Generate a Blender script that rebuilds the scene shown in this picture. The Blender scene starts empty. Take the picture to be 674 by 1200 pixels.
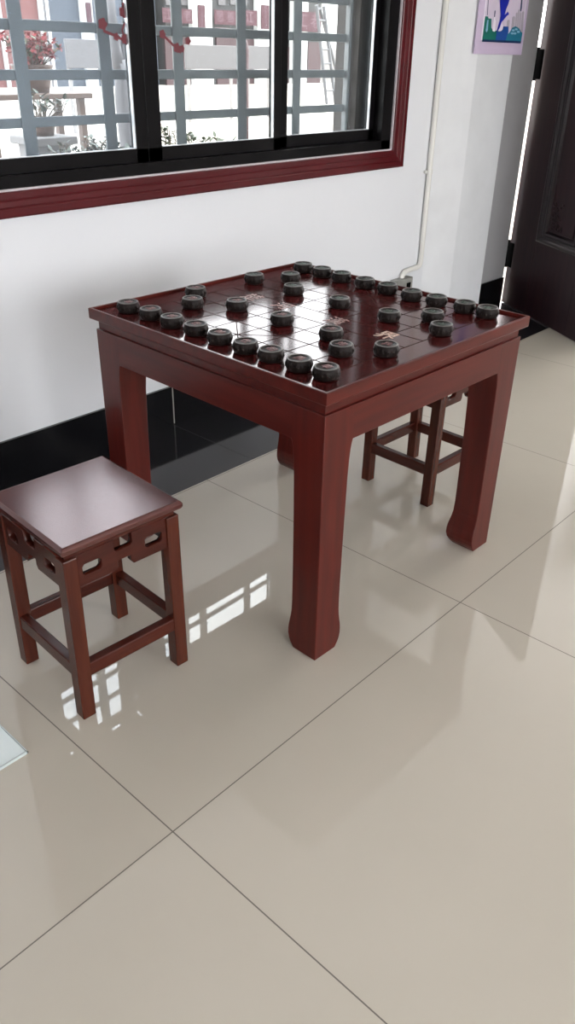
import bpy, bmesh, math, random
from mathutils import Vector, Matrix
random.seed(7)
PI = math.pi
SC = bpy.context.scene
COL = SC.collection

# ------------------------------------------------------------------ camera model
F, CX, CY, CZ, YAW, PITCH, ROLL = 930.6, -.634, -.8666, 1.3472, .8344, -.5229, .0198
cam_f = Vector((math.sin(YAW)*math.cos(PITCH), math.cos(YAW)*math.cos(PITCH), math.sin(PITCH)))
_rt = Vector((math.cos(YAW), -math.sin(YAW), 0)); _up = _rt.cross(cam_f)
cam_r = math.cos(ROLL)*_rt + math.sin(ROLL)*_up
cam_u = -math.sin(ROLL)*_rt + math.cos(ROLL)*_up
CAM = Vector((CX, CY, CZ))
def at(px, py, Y):
    """point of the vertical plane y = Y that a photo pixel looks at"""
    d = cam_f + (px-337)/F*cam_r - (py-600)/F*cam_u
    return CAM + d*((Y-CAM.y)/d.y)

# ------------------------------------------------------------------ materials
def mat(name, col, rough=.5, metal=0., coat=0., coat_rough=.05, spec=.5, var=None, scale=(6,6,6), bump=0., bump_scale=40., emit=None, detail=4, rvar=0.):
    m = bpy.data.materials.new(name); m.use_nodes = True
    nt = m.node_tree; b = nt.nodes['Principled BSDF']
    b.inputs['Base Color'].default_value = (*col, 1); b.inputs['Roughness'].default_value = rough
    b.inputs['Metallic'].default_value = metal; b.inputs['Coat Weight'].default_value = coat
    b.inputs['Coat Roughness'].default_value = coat_rough; b.inputs['Specular IOR Level'].default_value = spec
    tc = nt.nodes.new('ShaderNodeTexCoord'); mp = nt.nodes.new('ShaderNodeMapping')
    mp.inputs['Scale'].default_value = scale; nt.links.new(tc.outputs['Object'], mp.inputs['Vector'])
    nz = nt.nodes.new('ShaderNodeTexNoise'); nz.inputs['Scale'].default_value = 1.; nz.inputs['Detail'].default_value = detail
    nt.links.new(mp.outputs[0], nz.inputs['Vector'])
    c2 = var if var else tuple(min(1, c*1.06+.002) for c in col)
    mx = nt.nodes.new('ShaderNodeMix'); mx.data_type = 'RGBA'
    mx.inputs['A'].default_value = (*col, 1); mx.inputs['B'].default_value = (*c2, 1)
    mr = nt.nodes.new('ShaderNodeMapRange'); mr.inputs['From Min'].default_value = .35; mr.inputs['From Max'].default_value = .65
    nt.links.new(nz.outputs['Fac'], mr.inputs['Value']); nt.links.new(mr.outputs[0], mx.inputs['Factor'])
    nt.links.new(mx.outputs['Result'], b.inputs['Base Color'])
    if rvar:
        m2 = nt.nodes.new('ShaderNodeMapRange'); m2.inputs['To Min'].default_value = rough; m2.inputs['To Max'].default_value = rough+rvar
        nt.links.new(nz.outputs['Fac'], m2.inputs['Value']); nt.links.new(m2.outputs[0], b.inputs['Roughness'])
    if bump:
        n2 = nt.nodes.new('ShaderNodeTexNoise'); n2.inputs['Scale'].default_value = bump_scale; n2.inputs['Detail'].default_value = 3
        nt.links.new(tc.outputs['Object'], n2.inputs['Vector'])
        bp = nt.nodes.new('ShaderNodeBump'); bp.inputs['Strength'].default_value = bump; bp.inputs['Distance'].default_value = .01
        nt.links.new(n2.outputs['Fac'], bp.inputs['Height']); nt.links.new(bp.outputs[0], b.inputs['Normal'])
    return m

def floor_mat(name, col, var, rough, tile, grout, gw, offx=0., offy=0., coat=0.):
    """polished tiles, square grid of side tile, thin grout lines; world-aligned object coordinates"""
    m = mat(name, col, rough, var=var, scale=(1.3, 1.3, 1.3), coat=coat, detail=6)
    nt = m.node_tree; b = nt.nodes['Principled BSDF']
    tc = nt.nodes.new('ShaderNodeTexCoord'); sp = nt.nodes.new('ShaderNodeSeparateXYZ'); nt.links.new(tc.outputs['Object'], sp.inputs[0])
    masks = []
    for ax, off in (('X', offx), ('Y', offy)):
        if off is None: continue
        a = nt.nodes.new('ShaderNodeMath'); a.operation = 'ADD'; a.inputs[1].default_value = off + tile*100 + tile/2; nt.links.new(sp.outputs[ax], a.inputs[0])
        mo = nt.nodes.new('ShaderNodeMath'); mo.operation = 'MODULO'; mo.inputs[1].default_value = tile; nt.links.new(a.outputs[0], mo.inputs[0])
        s = nt.nodes.new('ShaderNodeMath'); s.operation = 'SUBTRACT'; s.inputs[1].default_value = tile/2; nt.links.new(mo.outputs[0], s.inputs[0])
        ab = nt.nodes.new('ShaderNodeMath'); ab.operation = 'ABSOLUTE'; nt.links.new(s.outputs[0], ab.inputs[0])
        lt = nt.nodes.new('ShaderNodeMath'); lt.operation = 'LESS_THAN'; lt.inputs[1].default_value = gw/2; nt.links.new(ab.outputs[0], lt.inputs[0])
        masks.append(lt)
    if len(masks) == 2:
        mx_ = nt.nodes.new('ShaderNodeMath'); mx_.operation = 'MAXIMUM'
        nt.links.new(masks[0].outputs[0], mx_.inputs[0]); nt.links.new(masks[1].outputs[0], mx_.inputs[1]); fac = mx_.outputs[0]
    else: fac = masks[0].outputs[0]
    src = b.inputs['Base Color'].links[0].from_socket
    mm = nt.nodes.new('ShaderNodeMix'); mm.data_type = 'RGBA'; mm.inputs['B'].default_value = (*grout, 1)
    nt.links.new(src, mm.inputs['A']); nt.links.new(fac, mm.inputs['Factor']); nt.links.new(mm.outputs['Result'], b.inputs['Base Color'])
    mr = nt.nodes.new('ShaderNodeMapRange'); mr.inputs['To Min'].default_value = rough; mr.inputs['To Max'].default_value = .8
    nt.links.new(fac, mr.inputs['Value']); nt.links.new(mr.outputs[0], b.inputs['Roughness'])
    return m

def glass_mat(name, tint, refl=1.0, haze=0.0):
    m = bpy.data.materials.new(name); m.use_nodes = True; nt = m.node_tree
    for n in list(nt.nodes): nt.nodes.remove(n)
    out = nt.nodes.new('ShaderNodeOutputMaterial'); tr = nt.nodes.new('ShaderNodeBsdfTransparent'); gl = nt.nodes.new('ShaderNodeBsdfGlossy')
    tr.inputs[0].default_value = (*tint, 1); gl.inputs['Roughness'].default_value = .01; gl.inputs[0].default_value = (.9, .95, 1, 1)
    fr = nt.nodes.new('ShaderNodeFresnel'); 
    ge = nt.nodes.new('ShaderNodeNewGeometry'); ir = nt.nodes.new('ShaderNodeMapRange')       # same reflectance on both faces of the thin pane
    ir.inputs['To Min'].default_value = 1.5; ir.inputs['To Max'].default_value = 1/1.5
    nt.links.new(ge.outputs['Backfacing'], ir.inputs['Value']); nt.links.new(ir.outputs[0], fr.inputs['IOR'])
    mu = nt.nodes.new('ShaderNodeMath'); mu.operation = 'MULTIPLY'; mu.inputs[1].default_value = refl; nt.links.new(fr.outputs[0], mu.inputs[0])
    mx = nt.nodes.new('ShaderNodeMixShader'); nt.links.new(mu.outputs[0], mx.inputs[0]); nt.links.new(tr.outputs[0], mx.inputs[1]); nt.links.new(gl.outputs[0], mx.inputs[2])
    df = nt.nodes.new('ShaderNodeBsdfDiffuse'); df.inputs[0].default_value = (.7, .75, .8, 1)       # film of dust; higher haze also paints in the room's reflection
    nz = nt.nodes.new('ShaderNodeTexNoise'); nz.inputs['Scale'].default_value = 3.
    mr = nt.nodes.new('ShaderNodeMapRange'); mr.inputs['To Min'].default_value = haze*.5; mr.inputs['To Max'].default_value = haze*1.5
    nt.links.new(nz.outputs['Fac'], mr.inputs['Value'])
    m2 = nt.nodes.new('ShaderNodeMixShader'); nt.links.new(mr.outputs[0], m2.inputs[0]); nt.links.new(mx.outputs[0], m2.inputs[1]); nt.links.new(df.outputs[0], m2.inputs[2])
    nt.links.new(m2.outputs[0], out.inputs[0]); return m

M = {}
M['lacquer_x'] = mat('red_lacquer_along_x', (.052, .0055, .0040), .28, coat=.12, coat_rough=.12, spec=.22, var=(.078, .0095, .0065), scale=(3, 40, 40))
M['lacquer_y'] = mat('red_lacquer_along_y', (.052, .0055, .0040), .28, coat=.12, coat_rough=.12, spec=.22, var=(.078, .0095, .0065), scale=(40, 3, 40))
M['lacquer_z'] = mat('red_lacquer_along_z', (.052, .0055, .0040), .28, coat=.12, coat_rough=.12, spec=.22, var=(.078, .0095, .0065), scale=(40, 40, 3))
M['board'] = mat('board_lacquer', (.048, .0055, .0055), .12, var=(.050, .0059, .0057), scale=(3, 18, 18))
M['stool_x'] = mat('stool_lacquer_along_x', (.036, .0058, .0034), .27, coat=.1, coat_rough=.14, spec=.22, var=(.056, .0105, .0056), scale=(4, 45, 45))
M['stool_y'] = mat('stool_lacquer_along_y', (.036, .0058, .0034), .27, coat=.1, coat_rough=.14, spec=.22, var=(.056, .0105, .0056), scale=(45, 4, 45))
M['stool_z'] = mat('stool_lacquer_along_z', (.040, .0075, .0038), .27, coat=.1, coat_rough=.14, spec=.22, var=(.066, .014, .0068), scale=(45, 45, 4))
M['stool_seat'] = mat('stool_seat_lacquer', (.055, .009, .006), .22, var=(.05, .0085, .008), scale=(3, 20, 20))
for k_, ior_ in (('board', 1.75), ('stool_seat', 1.8)):
    b_ = M[k_].node_tree.nodes['Principled BSDF']; b_.inputs['IOR'].default_value = ior_; b_.inputs['Specular Tint'].default_value = (1, .76, .75, 1) if k_ == 'stool_seat' else (1, .82, .82, 1)
M['groove'] = mat('engraved_line', (.028, .011, .009), .8, spec=.05)
M['gilt'] = mat('glint_inlay', (.6, .46, .38), .35, metal=.5)  # paler copy of the river inlay, its glint put into the colour
M['inlay_dull'] = mat('dim_inlay', (.22, .13, .115), .4, metal=.3)  # same inlay coloured dimmer, for the characters that catch no glint
M['ebony'] = mat('black_carved_wood', (.008, .0055, .005), .28, var=(.016, .011, .010), scale=(90, 90, 90), spec=.13, bump=.25, bump_scale=400)
M['ebony_worn'] = mat('black_wood_worn_grey', (.075, .068, .064), .4, var=(.17, .155, .145), scale=(120, 120, 120), bump=.3, bump_scale=500)
M['red_char'] = mat('red_painted_character', (.13, .02, .025), .45, var=(.32, .2, .19), scale=(90, 90, 90))
M['green_char'] = mat('green_painted_character', (.02, .05, .03), .45, var=(.14, .17, .15), scale=(90, 90, 90))
M['wall'] = mat('white_wall_paint', (.68, .69, .72), .75, spec=.3, bump=.04, bump_scale=25, var=(.66, .67, .70), scale=(1.2, 1.2, 1.2))
M['chase'] = mat('smooth_white_paint', (.67, .68, .70), .45, spec=.4)
M['grey_strip'] = mat('grey_wall_strip', (.36, .355, .365), .7, spec=.3)
M['ceil'] = mat('ceiling_paint', (.78, .78, .77), .85)
M['floor'] = floor_mat('beige_polished_tile', (.44, .403, .345), (.47, .43, .37), .02, 1.064, (.12, .105, .09), .0027)
M['floor'].node_tree.nodes['Principled BSDF'].inputs['IOR'].default_value = 1.62
M['border'] = floor_mat('black_polished_tile', (.008, .008, .010), (.014, .014, .017), .07, 1.064, (.03, .03, .03), .002, offx=-.236, offy=None)
M['basebd'] = mat('black_polished_stone', (.005, .005, .006), .08)
M['seam'] = mat('pale_joint_filler', (.28, .27, .25), .6)
M['casing'] = mat('red_window_casing', (.062, .003, .005), .35, spec=.25, coat=.12, var=(.078, .005, .008), scale=(3, 3, 3))
M['alu'] = mat('black_aluminium', (.003, .0025, .003), .35, spec=.12)
M['alu_edge'] = mat('bare_aluminium_edge', (.5, .52, .54), .35, metal=.6)
M['caulk'] = mat('white_caulk', (.5, .46, .49), .6, bump=.5, bump_scale=60)
M['glass'] = glass_mat('window_glass', (.93, .96, .97), .8, .008)
M['glass_blue'] = glass_mat('dusty_reflection_glass', (.90, .945, .98), 1.2, .035)  # blue tint and haze also stand in for the room's reflection
M['grille'] = mat('grey_painted_steel', (.12, .13, .135), .5, var=(.15, .16, .165), scale=(8, 8, 8))
M['taupe'] = mat('taupe_outer_render', (.045, .039, .036), .8)
M['door'] = mat('dark_brown_door', (.016, .006, .009), .34, spec=.28, var=(.026, .010, .012), scale=(30, 30, 3))
M['door_dark'] = mat('door_moulding', (.012, .007, .009), .28, coat=.2)
M['black_metal'] = mat('black_hinge_metal', (.003, .003, .003), .9, spec=0.)
M['pvc'] = mat('ivory_plastic', (.64, .63, .60), .4)
M['grey_metal'] = mat('grey_metal', (.25, .25, .23), .5, metal=.3, var=(.32, .32, .3), scale=(30, 30, 30))
M['court'] = mat('pale_concrete', (.30, .275, .24), .9, var=(.36, .33, .29), scale=(.4, .4, .4))
M['facade'] = mat('grey_facade', (.032, .031, .031), .85)
M['facade_blue'] = mat('blue_grey_facade', (.04, .047, .06), .85)
M['facade_pink'] = mat('pink_facade', (.10, .037, .034), .85)
M['white_out'] = mat('white_render', (.4, .4, .39), .85)
M['darkdoor'] = mat('maroon_paint', (.03, .010, .012), .6)
M['orange'] = mat('orange_paint', (.16, .045, .015), .7)
M['banner'] = mat('crimson_cloth', (.034, .0035, .009), .7)
M['banner_text'] = mat('pale_pink_print', (.085, .05, .06), .7)
M['bluecap'] = mat('blue_print', (.25, .45, .6), .6)
M['leaf'] = mat('green_leaf', (.035, .055, .022), .5, var=(.07, .085, .04), scale=(20, 20, 20))
M['leaf_dark'] = mat('dark_green_leaf', (.018, .032, .016), .5, var=(.045, .055, .028), scale=(20, 20, 20))
M['petal'] = mat('red_petal', (.2, .012, .018), .6, var=(.28, .06, .055), scale=(20, 20, 20))
M['stem'] = mat('brown_stem', (.11, .075, .05), .8)
M['pot'] = mat('dark_brown_pot', (.08, .045, .03), .5)
M['concrete_pot'] = mat('grey_stone', (.16, .15, .145), .8)
M['board_grey'] = mat('pale_grey_board', (.065, .06, .062), .6)
M['sticker'] = mat('dark_red_sticker', (.13, .02, .03), .6)
M['ladder'] = mat('white_aluminium', (.055, .055, .06), .5)
M['pale_panel'] = mat('pale_blue_white_sheet', (.68, .75, .76), .3)
M['pale_edge'] = mat('pale_grey_edge', (.45, .5, .5), .4)
M['lav'] = mat('lavender_card', (.58, .48, .64), .5)
M['p_white'] = mat('picture_white', (.80, .74, .84), .5)
M['p_sky'] = mat('picture_pale_lilac', (.62, .54, .66), .5)
M['p_green'] = mat('picture_green', (.01, .15, .12), .5)
M['p_teal'] = mat('picture_teal', (.015, .16, .25), .5)
M['p_blue'] = mat('picture_blue', (.012, .07, .30), .5)
M['p_deep'] = mat('picture_deep_blue', (.010, .02, .36), .5)
M['p_lblue'] = mat('picture_light_blue', (.22, .42, .58), .5)
M['p_grey'] = mat('picture_grey', (.42, .38, .44), .5)
M['p_navy'] = mat('picture_navy', (.01, .03, .1), .5)

# ------------------------------------------------------------------ helpers
def box(bm, x0, x1, y0, y1, z0, z1, mx=None):
    vs = [bm.verts.new((x, y, z)) for z in (z0, z1) for y in (y0, y1) for x in (x0, x1)]
    for f in ((0,2,3,1),(4,5,7,6),(0,1,5,4),(2,6,7,3),(0,4,6,2),(1,3,7,5)): bm.faces.new([vs[i] for i in f])
    if mx is not None:
        for v in vs: v.co = mx @ v.co
    return vs
def loft(bm, rings):
    rs = [[bm.verts.new(p) for p in r] for r in rings]; n = len(rs[0])
    for a, b in zip(rs, rs[1:]):
        for i in range(n): bm.faces.new((a[i], a[(i+1)%n], b[(i+1)%n], b[i]))
    bm.faces.new(rs[0][::-1]); bm.faces.new(rs[-1])
def lathe(bm, prof, n=32, c=(0,0,0), fn=None):
    rings = []
    for k, (r, z) in enumerate(prof):
        ring = []
        for i in range(n):
            a = 2*PI*i/n; rr = r + (fn(a, z, r) if fn else 0)
            ring.append((c[0]+rr*math.cos(a), c[1]+rr*math.sin(a), c[2]+z))
        rings.append(ring)
    loft(bm, rings)
def tube(bm, pts, r, n=10, r1=None):
    pts = [Vector(p) for p in pts]; rings = []
    prev = None
    for i, p in enumerate(pts):
        d = (pts[min(i+1, len(pts)-1)] - pts[max(i-1, 0)]).normalized()
        if prev is None:
            a = Vector((0,0,1)) if abs(d.z) < .9 else Vector((1,0,0)); u = d.cross(a).normalized()
        else: u = (prev - d*prev.dot(d)).normalized()
        prev = u; v = d.cross(u)
        rr = r if r1 is None else r + (r1-r)*i/(len(pts)-1)
        rings.append([p + rr*(math.cos(2*PI*k/n)*u + math.sin(2*PI*k/n)*v) for k in range(n)])
    loft(bm, rings)
def obj(name, bm, m, parent=None, bevel=0, seg=2, smooth=False, loc=None):
    bmesh.ops.recalc_face_normals(bm, faces=bm.faces[:])
    me = bpy.data.meshes.new(name); bm.to_mesh(me); bm.free()
    if smooth:
        for p in me.polygons: p.use_smooth = True
    o = bpy.data.objects.new(name, me); me.materials.append(M[m] if isinstance(m, str) else m); COL.objects.link(o)
    if parent: o.parent = parent
    if loc: o.location = loc
    if bevel:
        b = o.modifiers.new('bevel', 'BEVEL'); b.width = bevel; b.segments = seg; b.limit_method = 'ANGLE'; b.angle_limit = math.radians(35)
        b.harden_normals = False
    return o
def boxes(name, lst, m, parent=None, bevel=0, **k):
    bm = bmesh.new()
    for b in lst: box(bm, *b)
    return obj(name, bm, m, parent, bevel, **k)
def tag(o, label, cat, group=None, kind=None):
    o['label'] = label; o['category'] = cat
    if group: o['group'] = group
    if kind: o['kind'] = kind
    return o
def struct(o): o['kind'] = 'structure'; return o
def thing(name, label, cat, loc=(0,0,0), rz=0, group=None):
    o = bpy.data.objects.new(name, None); COL.objects.link(o); o.location = loc; o.rotation_euler = (0,0,rz); o.empty_display_size = .1
    return tag(o, label, cat, group)
def curve_mesh(cu):
    o = bpy.data.objects.new('tmp', cu); COL.objects.link(o)
    dg = bpy.context.evaluated_depsgraph_get(); dg.update()
    me = bpy.data.meshes.new_from_object(o.evaluated_get(dg)); bpy.data.objects.remove(o); return me
def text_mesh(s, size, ext=.0006, offset=0.):
    cu = bpy.data.curves.new('t', 'FONT'); cu.body = s; cu.size = size; cu.align_x = 'CENTER'; cu.align_y = 'CENTER'; cu.extrude = ext; cu.offset = offset
    cu.resolution_u = 3
    return curve_mesh(cu)
def plate_mesh(loops, ext, bev=0.):
    """flat outline (first loop) with holes (other loops) in local XY, thickness 2*ext"""
    cu = bpy.data.curves.new('p', 'CURVE'); cu.dimensions = '2D'; cu.fill_mode = 'BOTH'; cu.extrude = ext; cu.bevel_depth = bev; cu.bevel_resolution = 0
    for lp in loops:
        s = cu.splines.new('POLY'); s.points.add(len(lp)-1); s.use_cyclic_u = True
        for p, q in zip(s.points, lp): p.co = (q[0], q[1], 0, 1)
    return curve_mesh(cu)
def mesh_obj(name, me, m, parent=None, mx=None):
    me = me.copy()
    if mx is not None: me.transform(mx)
    me.materials.clear(); me.materials.append(M[m] if isinstance(m, str) else m)
    o = bpy.data.objects.new(name, me); COL.objects.link(o)
    if parent: o.parent = parent
    return o

# ------------------------------------------------------------------ room
YW = 1.552; XR = 6.2; XL = -3.0; YF = -4.6; ZC = 2.9; YO = YW+.25
WX0, WX1, WZ0, WZ1 = .50, 2.705, .966, 2.32
DX0, DX1, DZ = 3.992, 5.55, 2.25
struct(boxes('floor', [(XL, XR, YF, 1.072, -.05, 0)], 'floor'))
o = struct(boxes('floor_border', [(XL, XR, 1.072, YW, -.05, 0)], 'border')); o.name = 'trim_1'
struct(boxes('ceiling', [(XL-.2, XR+.2, YF-.2, 2.66, ZC, ZC+.15)], 'ceil'))
struct(boxes('wall_back', [(XL, WX0, YW, YO, 0, ZC), (WX0, WX1, YW, YO, 0, WZ0), (WX0, WX1, YW, YO, WZ1, ZC),
     (WX1, DX0, YW, YO, 0, ZC), (DX0, DX1, YW, YO, DZ, ZC), (DX1, XR, YW, YO, 0, ZC)], 'wall'))
struct(boxes('wall_left', [(XL-.2, XL, YF, YO, 0, ZC)], 'wall'))
struct(boxes('wall_right', [(XR, XR+.2, YF, -.8, 0, ZC), (XR, XR+.2, 1.2, YO, 0, ZC), (XR, XR+.2, -.8, 1.2, 0, .85), (XR, XR+.2, -.8, 1.2, 2.35, ZC)], 'wall'))
fw = [(-2.6, -.2), (.4, 2.8)]
ed = [XL-.2] + [v for w in fw for v in w] + [XR+.2]
lst = [(ed[i], ed[i+1], YF-.2, YF, 0, ZC) for i in range(0, len(ed), 2)]
for a, b in fw: lst += [(a, b, YF-.2, YF, 0, .8), (a, b, YF-.2, YF, 2.4, ZC)]
struct(boxes('wall_front', lst, 'wall'))
struct(boxes('baseboard_back', [(XL, 3.066, YW-.012, YW, .0015, .165), (3.647, DX0, YW-.012, YW, .0015, .165)], 'basebd'))
struct(boxes('baseboard_back_joint', [(1.304, 1.309, YW-.0128, YW-.002, .004, .163), (XL+.02, -.2, YW-.0150, YW-.0121, .0, .0022)], 'seam')).name = 'trim_2'
struct(boxes('baseboard_left', [(XL, XL+.012, YF, 1.07, .0, .165)], 'basebd'))
# boxed-in pipe chase that carries the poster, and the strip beside the door, coloured darker grey than the wall
bm = bmesh.new(); loft(bm, [[(x, y, z) for x, y in ((3.08, YW-.0005), (3.30, 1.500), (3.645, 1.500), (3.645, YW-.0005))] for z in (0, ZC)])
o = struct(obj('trim_3', bm, 'chase', bevel=.002))
o = struct(boxes('trim_4', [(3.646, DX0, YW-.004, YW-.0005, .166, ZC)], 'grey_strip'))
# courtyard ground
struct(boxes('ground', [(-40, 70, YO, 60, -.25, -.10)], 'court')).name = 'courtyard_ground'
struct(boxes('ground_front', [(-40, 70, -40, YF-.2, -.25, -.10)], 'court')).name = 'yard_ground'

# ------------------------------------------------------------------ window
win = bpy.data.objects.new('window_1', None); COL.objects.link(win); struct(win); win.location = (WX0, YW, WZ0)
def wpart(name, lst, m, bevel=0, parent=None, **k):
    bm = bmesh.new()
    for b in lst: box(bm, *b)
    off = Vector(win.location)
    for v in bm.verts: v.co -= off
    return obj(name, bm, m, parent or win, bevel, **k)
# red profiled casing: lofted profile mitred round the opening
bm = bmesh.new()
prof = [(.0, 0), (.0, .012), (.004, .015), (.022, .016), (.024, .0145), (.027, .0145), (.029, .017), (.046, .020), (.049, .018), (.052, .018), (.055, .0205), (.075, .021), (.081, .017), (.084, 0)]  # (outwards, proud of the wall)
cor = [(WX0, WZ0, -1, -1), (WX1, WZ0, 1, -1), (WX1, WZ1, 1, 1), (WX0, WZ1, -1, 1)]
g = []
for (x, z, sx, sz) in cor:
    sc = 1.0 if sx > 0 else 1.0
    g.append([bm.verts.new((x+sx*(u+.003)*1.08, YW-.0005-v, z+sz*(u+.003)*.93)) for u, v in prof])
for i in range(4):
    a, b = g[i], g[(i+1) % 4]
    for k in range(len(prof)-1): bm.faces.new((a[k], b[k], b[k+1], a[k+1]))
    bm.faces.new((a[-1], b[-1], b[0], a[0]))
off = Vector(win.location)
for v in bm.verts: v.co -= off
obj('window_casing', bm, 'casing', win)
wpart('caulk_bead', [(WX0, WX1, YW-.008, YW+.004, WZ0-.003, WZ0+.004), (WX1-.004, WX1+.003, YW-.008, YW+.004, WZ0, WZ1)], 'caulk', bevel=.002)
YG = YW+.030     # plane of the inner sash glass
# black frame
wpart('window_frame', [(WX0, WX1, YW+.002, YW+.095, WZ0+.001, WZ0+.042), (WX0, WX1, YW+.002, YW+.095, WZ1-.05, WZ1),
     (2.63, WX1-.001, YW+.002, YW+.095, WZ0, WZ1), (WX0, WX0+.06, YW+.002, YW+.095, WZ0, WZ1)], 'alu', bevel=.002)
def sash(x0, x1, l, r, y, gm):
    z0, z1 = WZ0+.042, WZ1-.05
    s = wpart('sash', [(x0, x1, y-.014, y+.014, z0, z0+.045), (x0, x1, y-.014, y+.014, z1-.05, z1),
                       (x0, x0+l, y-.014, y+.014, z0, z1), (x1-r, x1, y-.014, y+.014, z0, z1)], 'alu', bevel=.002)
    wpart('glass_pane', [(x0+l, x1-r, y-.003, y+.003, z0+.045, z1-.05)], gm, parent=s)
    for (a, b) in ((x0+l, x0+l+.0035), (x1-r-.0035, x1-r)):
        pass
    wpart('glazing_strip', [(x1-r-.004, x1-r-.0001, y-.0155, y-.0035, z0+.046, z1-.051), (x0+l, x1-r, y-.0155, y-.0035, z0+.0451, z0+.0478)], 'alu_edge', parent=s)
sash(.562, 1.285, .06, .052, YW+.030, 'glass_blue')
sash(1.286, 1.965, .062, .042, YW+.030, 'glass')
sash(1.98, 2.64, .062, .045, YW+.066, 'glass')
# outer reveal and stone sill outside
wpart('outer_reveal', [(2.576, WX1-.001, YW+.12, YO, WZ0, WZ1), (WX0+.001, WX0+.03, YW+.096, YO, WZ0, WZ1), (WX0, WX1, YW+.096, YO+.04, WZ0-.02, WZ0+.012), (WX0, WX1, YW+.096, YO, WZ1-.03, WZ1-.001)], 'taupe')
# second pair of eyes: the front windows
for i, (a, b) in enumerate(fw):
    w = bpy.data.objects.new('window_%d' % (i+2), None); COL.objects.link(w); struct(w); w.location = (a, YF-.1, .8)
    boxes('window_frame', [(0, b-a, -.04, .04, 0, .05), (0, b-a, -.04, .04, 1.55, 1.6), (0, .05, -.04, .04, 0, 1.6), (b-a-.05, b-a, -.04, .04, 0, 1.6), ((b-a)/2-.03, (b-a)/2+.03, -.04, .04, 0, 1.6)], 'alu', w)

w = bpy.data.objects.new('window_4', None); COL.objects.link(w); struct(w); w.location = (XR+.1, -.8, .85)  # unseen side window, added to brighten the floor at the right
boxes('window_frame', [(-.04, .04, 0, 2, 0, .05), (-.04, .04, 0, 2, 1.45, 1.5), (-.04, .04, 0, .05, 0, 1.5), (-.04, .04, 1.95, 2, 0, 1.5), (-.04, .04, .97, 1.03, 0, 1.5)], 'alu', w)
# security grille outside
YB = YW+.173
gr = thing('security_grille', 'grey painted steel security grille across the outside of the window', 'window grille', (0, YB, .98))
for z in (.90, 1.000, 1.137, 1.275, 1.413, 1.551, 1.69, 1.83, 1.97, 2.11, 2.25):
    if z > .95: boxes('horizontal_bar', [(WX0+.03, 2.557, .0045, .0115, z-.98-.0155, z-.98+.0155)], 'grille', gr, bevel=.003)
for k in range(-2, 7):
    x = .592 + .327*k
    if WX0+.05 < x < 2.5: boxes('vertical_bar', [(x-.024, x+.024, -.004, .004, 0.0, 1.31)], 'grille', gr, bevel=.002)
boxes('frame_post', [(2.558, 2.575, -.012, .014, -.0, 1.31)], 'grille', gr, bevel=.003)
boxes('frame_post', [(WX0+.031, WX0+.06, -.022, .022, -.0, 1.31)], 'grille', gr, bevel=.003)

# red blossom stickers on the inside of the glass
def sticker(Yp, arms, blobs, label, n):
    c = at(*n, Yp); t = thing('blossom_sticker', label, 'sticker', c)
    bm = bmesh.new()
    for pts, w in arms:
        P = [at(*q, Yp) - c for q in pts]
        for a, b in zip(P, P[1:]):
            d = (b-a).normalized(); nn = Vector((-d.z, 0, d.x))*w
            v = [bm.verts.new(q + Vector((0, yy, 0))) for yy in (0, -.0008) for q in (a-nn, a+nn, b+nn, b-nn)]
            for f in ((0,1,2,3),(7,6,5,4),(0,4,5,1),(1,5,6,2),(2,6,7,3),(3,7,4,0)): bm.faces.new([v[i] for i in f])
    obj('branch', bm, 'sticker', t)
    for (px, py, r) in blobs:
        b = at(px, py, Yp) - c; bm = bmesh.new(); ring = []
        for i in range(40):
            a = 2*PI*i/40; rr = r*(.75+.25*abs(math.cos(2.5*a))); ring.append((b.x+rr*math.cos(a), b.z+rr*math.sin(a)))
        loft(bm, [[(x, -.001, z) for x, z in ring], [(x, -.0018, z) for x, z in ring]])
        obj('blossom', bm, 'sticker', t)
sticker(YW+.0262, [([(121, 36), (133, 41), (147, 48)], .004), ([(147, 48), (143, 35), (147, 25), (151, 26)], .003)], [(120, 28, .018), (136, 43, .012), (147, 46, .017), (144, 14, .017), (145, 6, .009)], 'dark red blossom branch sticker at the right edge of the left pane', (135, 30))
sticker(YW+.0262, [([(190, 40), (200, 50), (212, 62)], .004)], [(190, 40, .014), (207, 56, .016), (220, 48, .013), (213, 57, .012)], 'dark red blossom branch sticker at the left edge of the middle pane', (202, 50))

# ------------------------------------------------------------------ door leaf, open into the room
dl = bpy.data.objects.new('door_1', None); COL.objects.link(dl); struct(dl)
dl.location = (4.0255, 1.5505, 0); dl.rotation_euler = (0, 0, math.atan2(-.845, -.535))
# local frame: +x along the leaf, -y towards the camera side? (x axis = (-.535,-.845); y axis = (.845,-.535), away from the viewer)
Lw, Lh = .93, 2.2
boxes('door_leaf', [(0, Lw,   .012, .05, .004, Lh)], 'door', dl, bevel=.002)
st = .285; zb, zt = .43, 2.0
boxes('door_frame_rails', [(0, st, 0, .012, .004, Lh), (Lw-.2, Lw, 0, .012, .004, Lh), (st, Lw-.2, 0, .012, .004, zb), (st, Lw-.2, 0, .012, zt, Lh)], 'door', dl, bevel=.003)
bm = bmesh.new()
pf = [(0, -.004), (.012, -.010), (.024, -.006), (.034, .004), (.05, .002), (.062, -.004), (.076, -.002), (.085, .010)]
g = []
for (x, z, sx, sz) in ((st, zb, 1, 1), (Lw-.2, zb, -1, 1), (Lw-.2, zt, -1, -1), (st, zt, 1, -1)):
    g.append([bm.verts.new((x+sx*u, v, z+sz*u*.8)) for u, v in pf])
for i in range(4):
    a, b = g[i], g[(i+1) % 4]
    for k in range(len(pf)-1): bm.faces.new((a[k], b[k], b[k+1], a[k+1]))
    bm.faces.new((a[-1], b[-1], b[0], a[0]))
obj('panel_moulding', bm, 'door_dark', dl)
boxes('raised_panel', [(st+.095, Lw-.295, .001, .012, zb+.075, zt-.075)], 'door', dl, bevel=.004)
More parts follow.
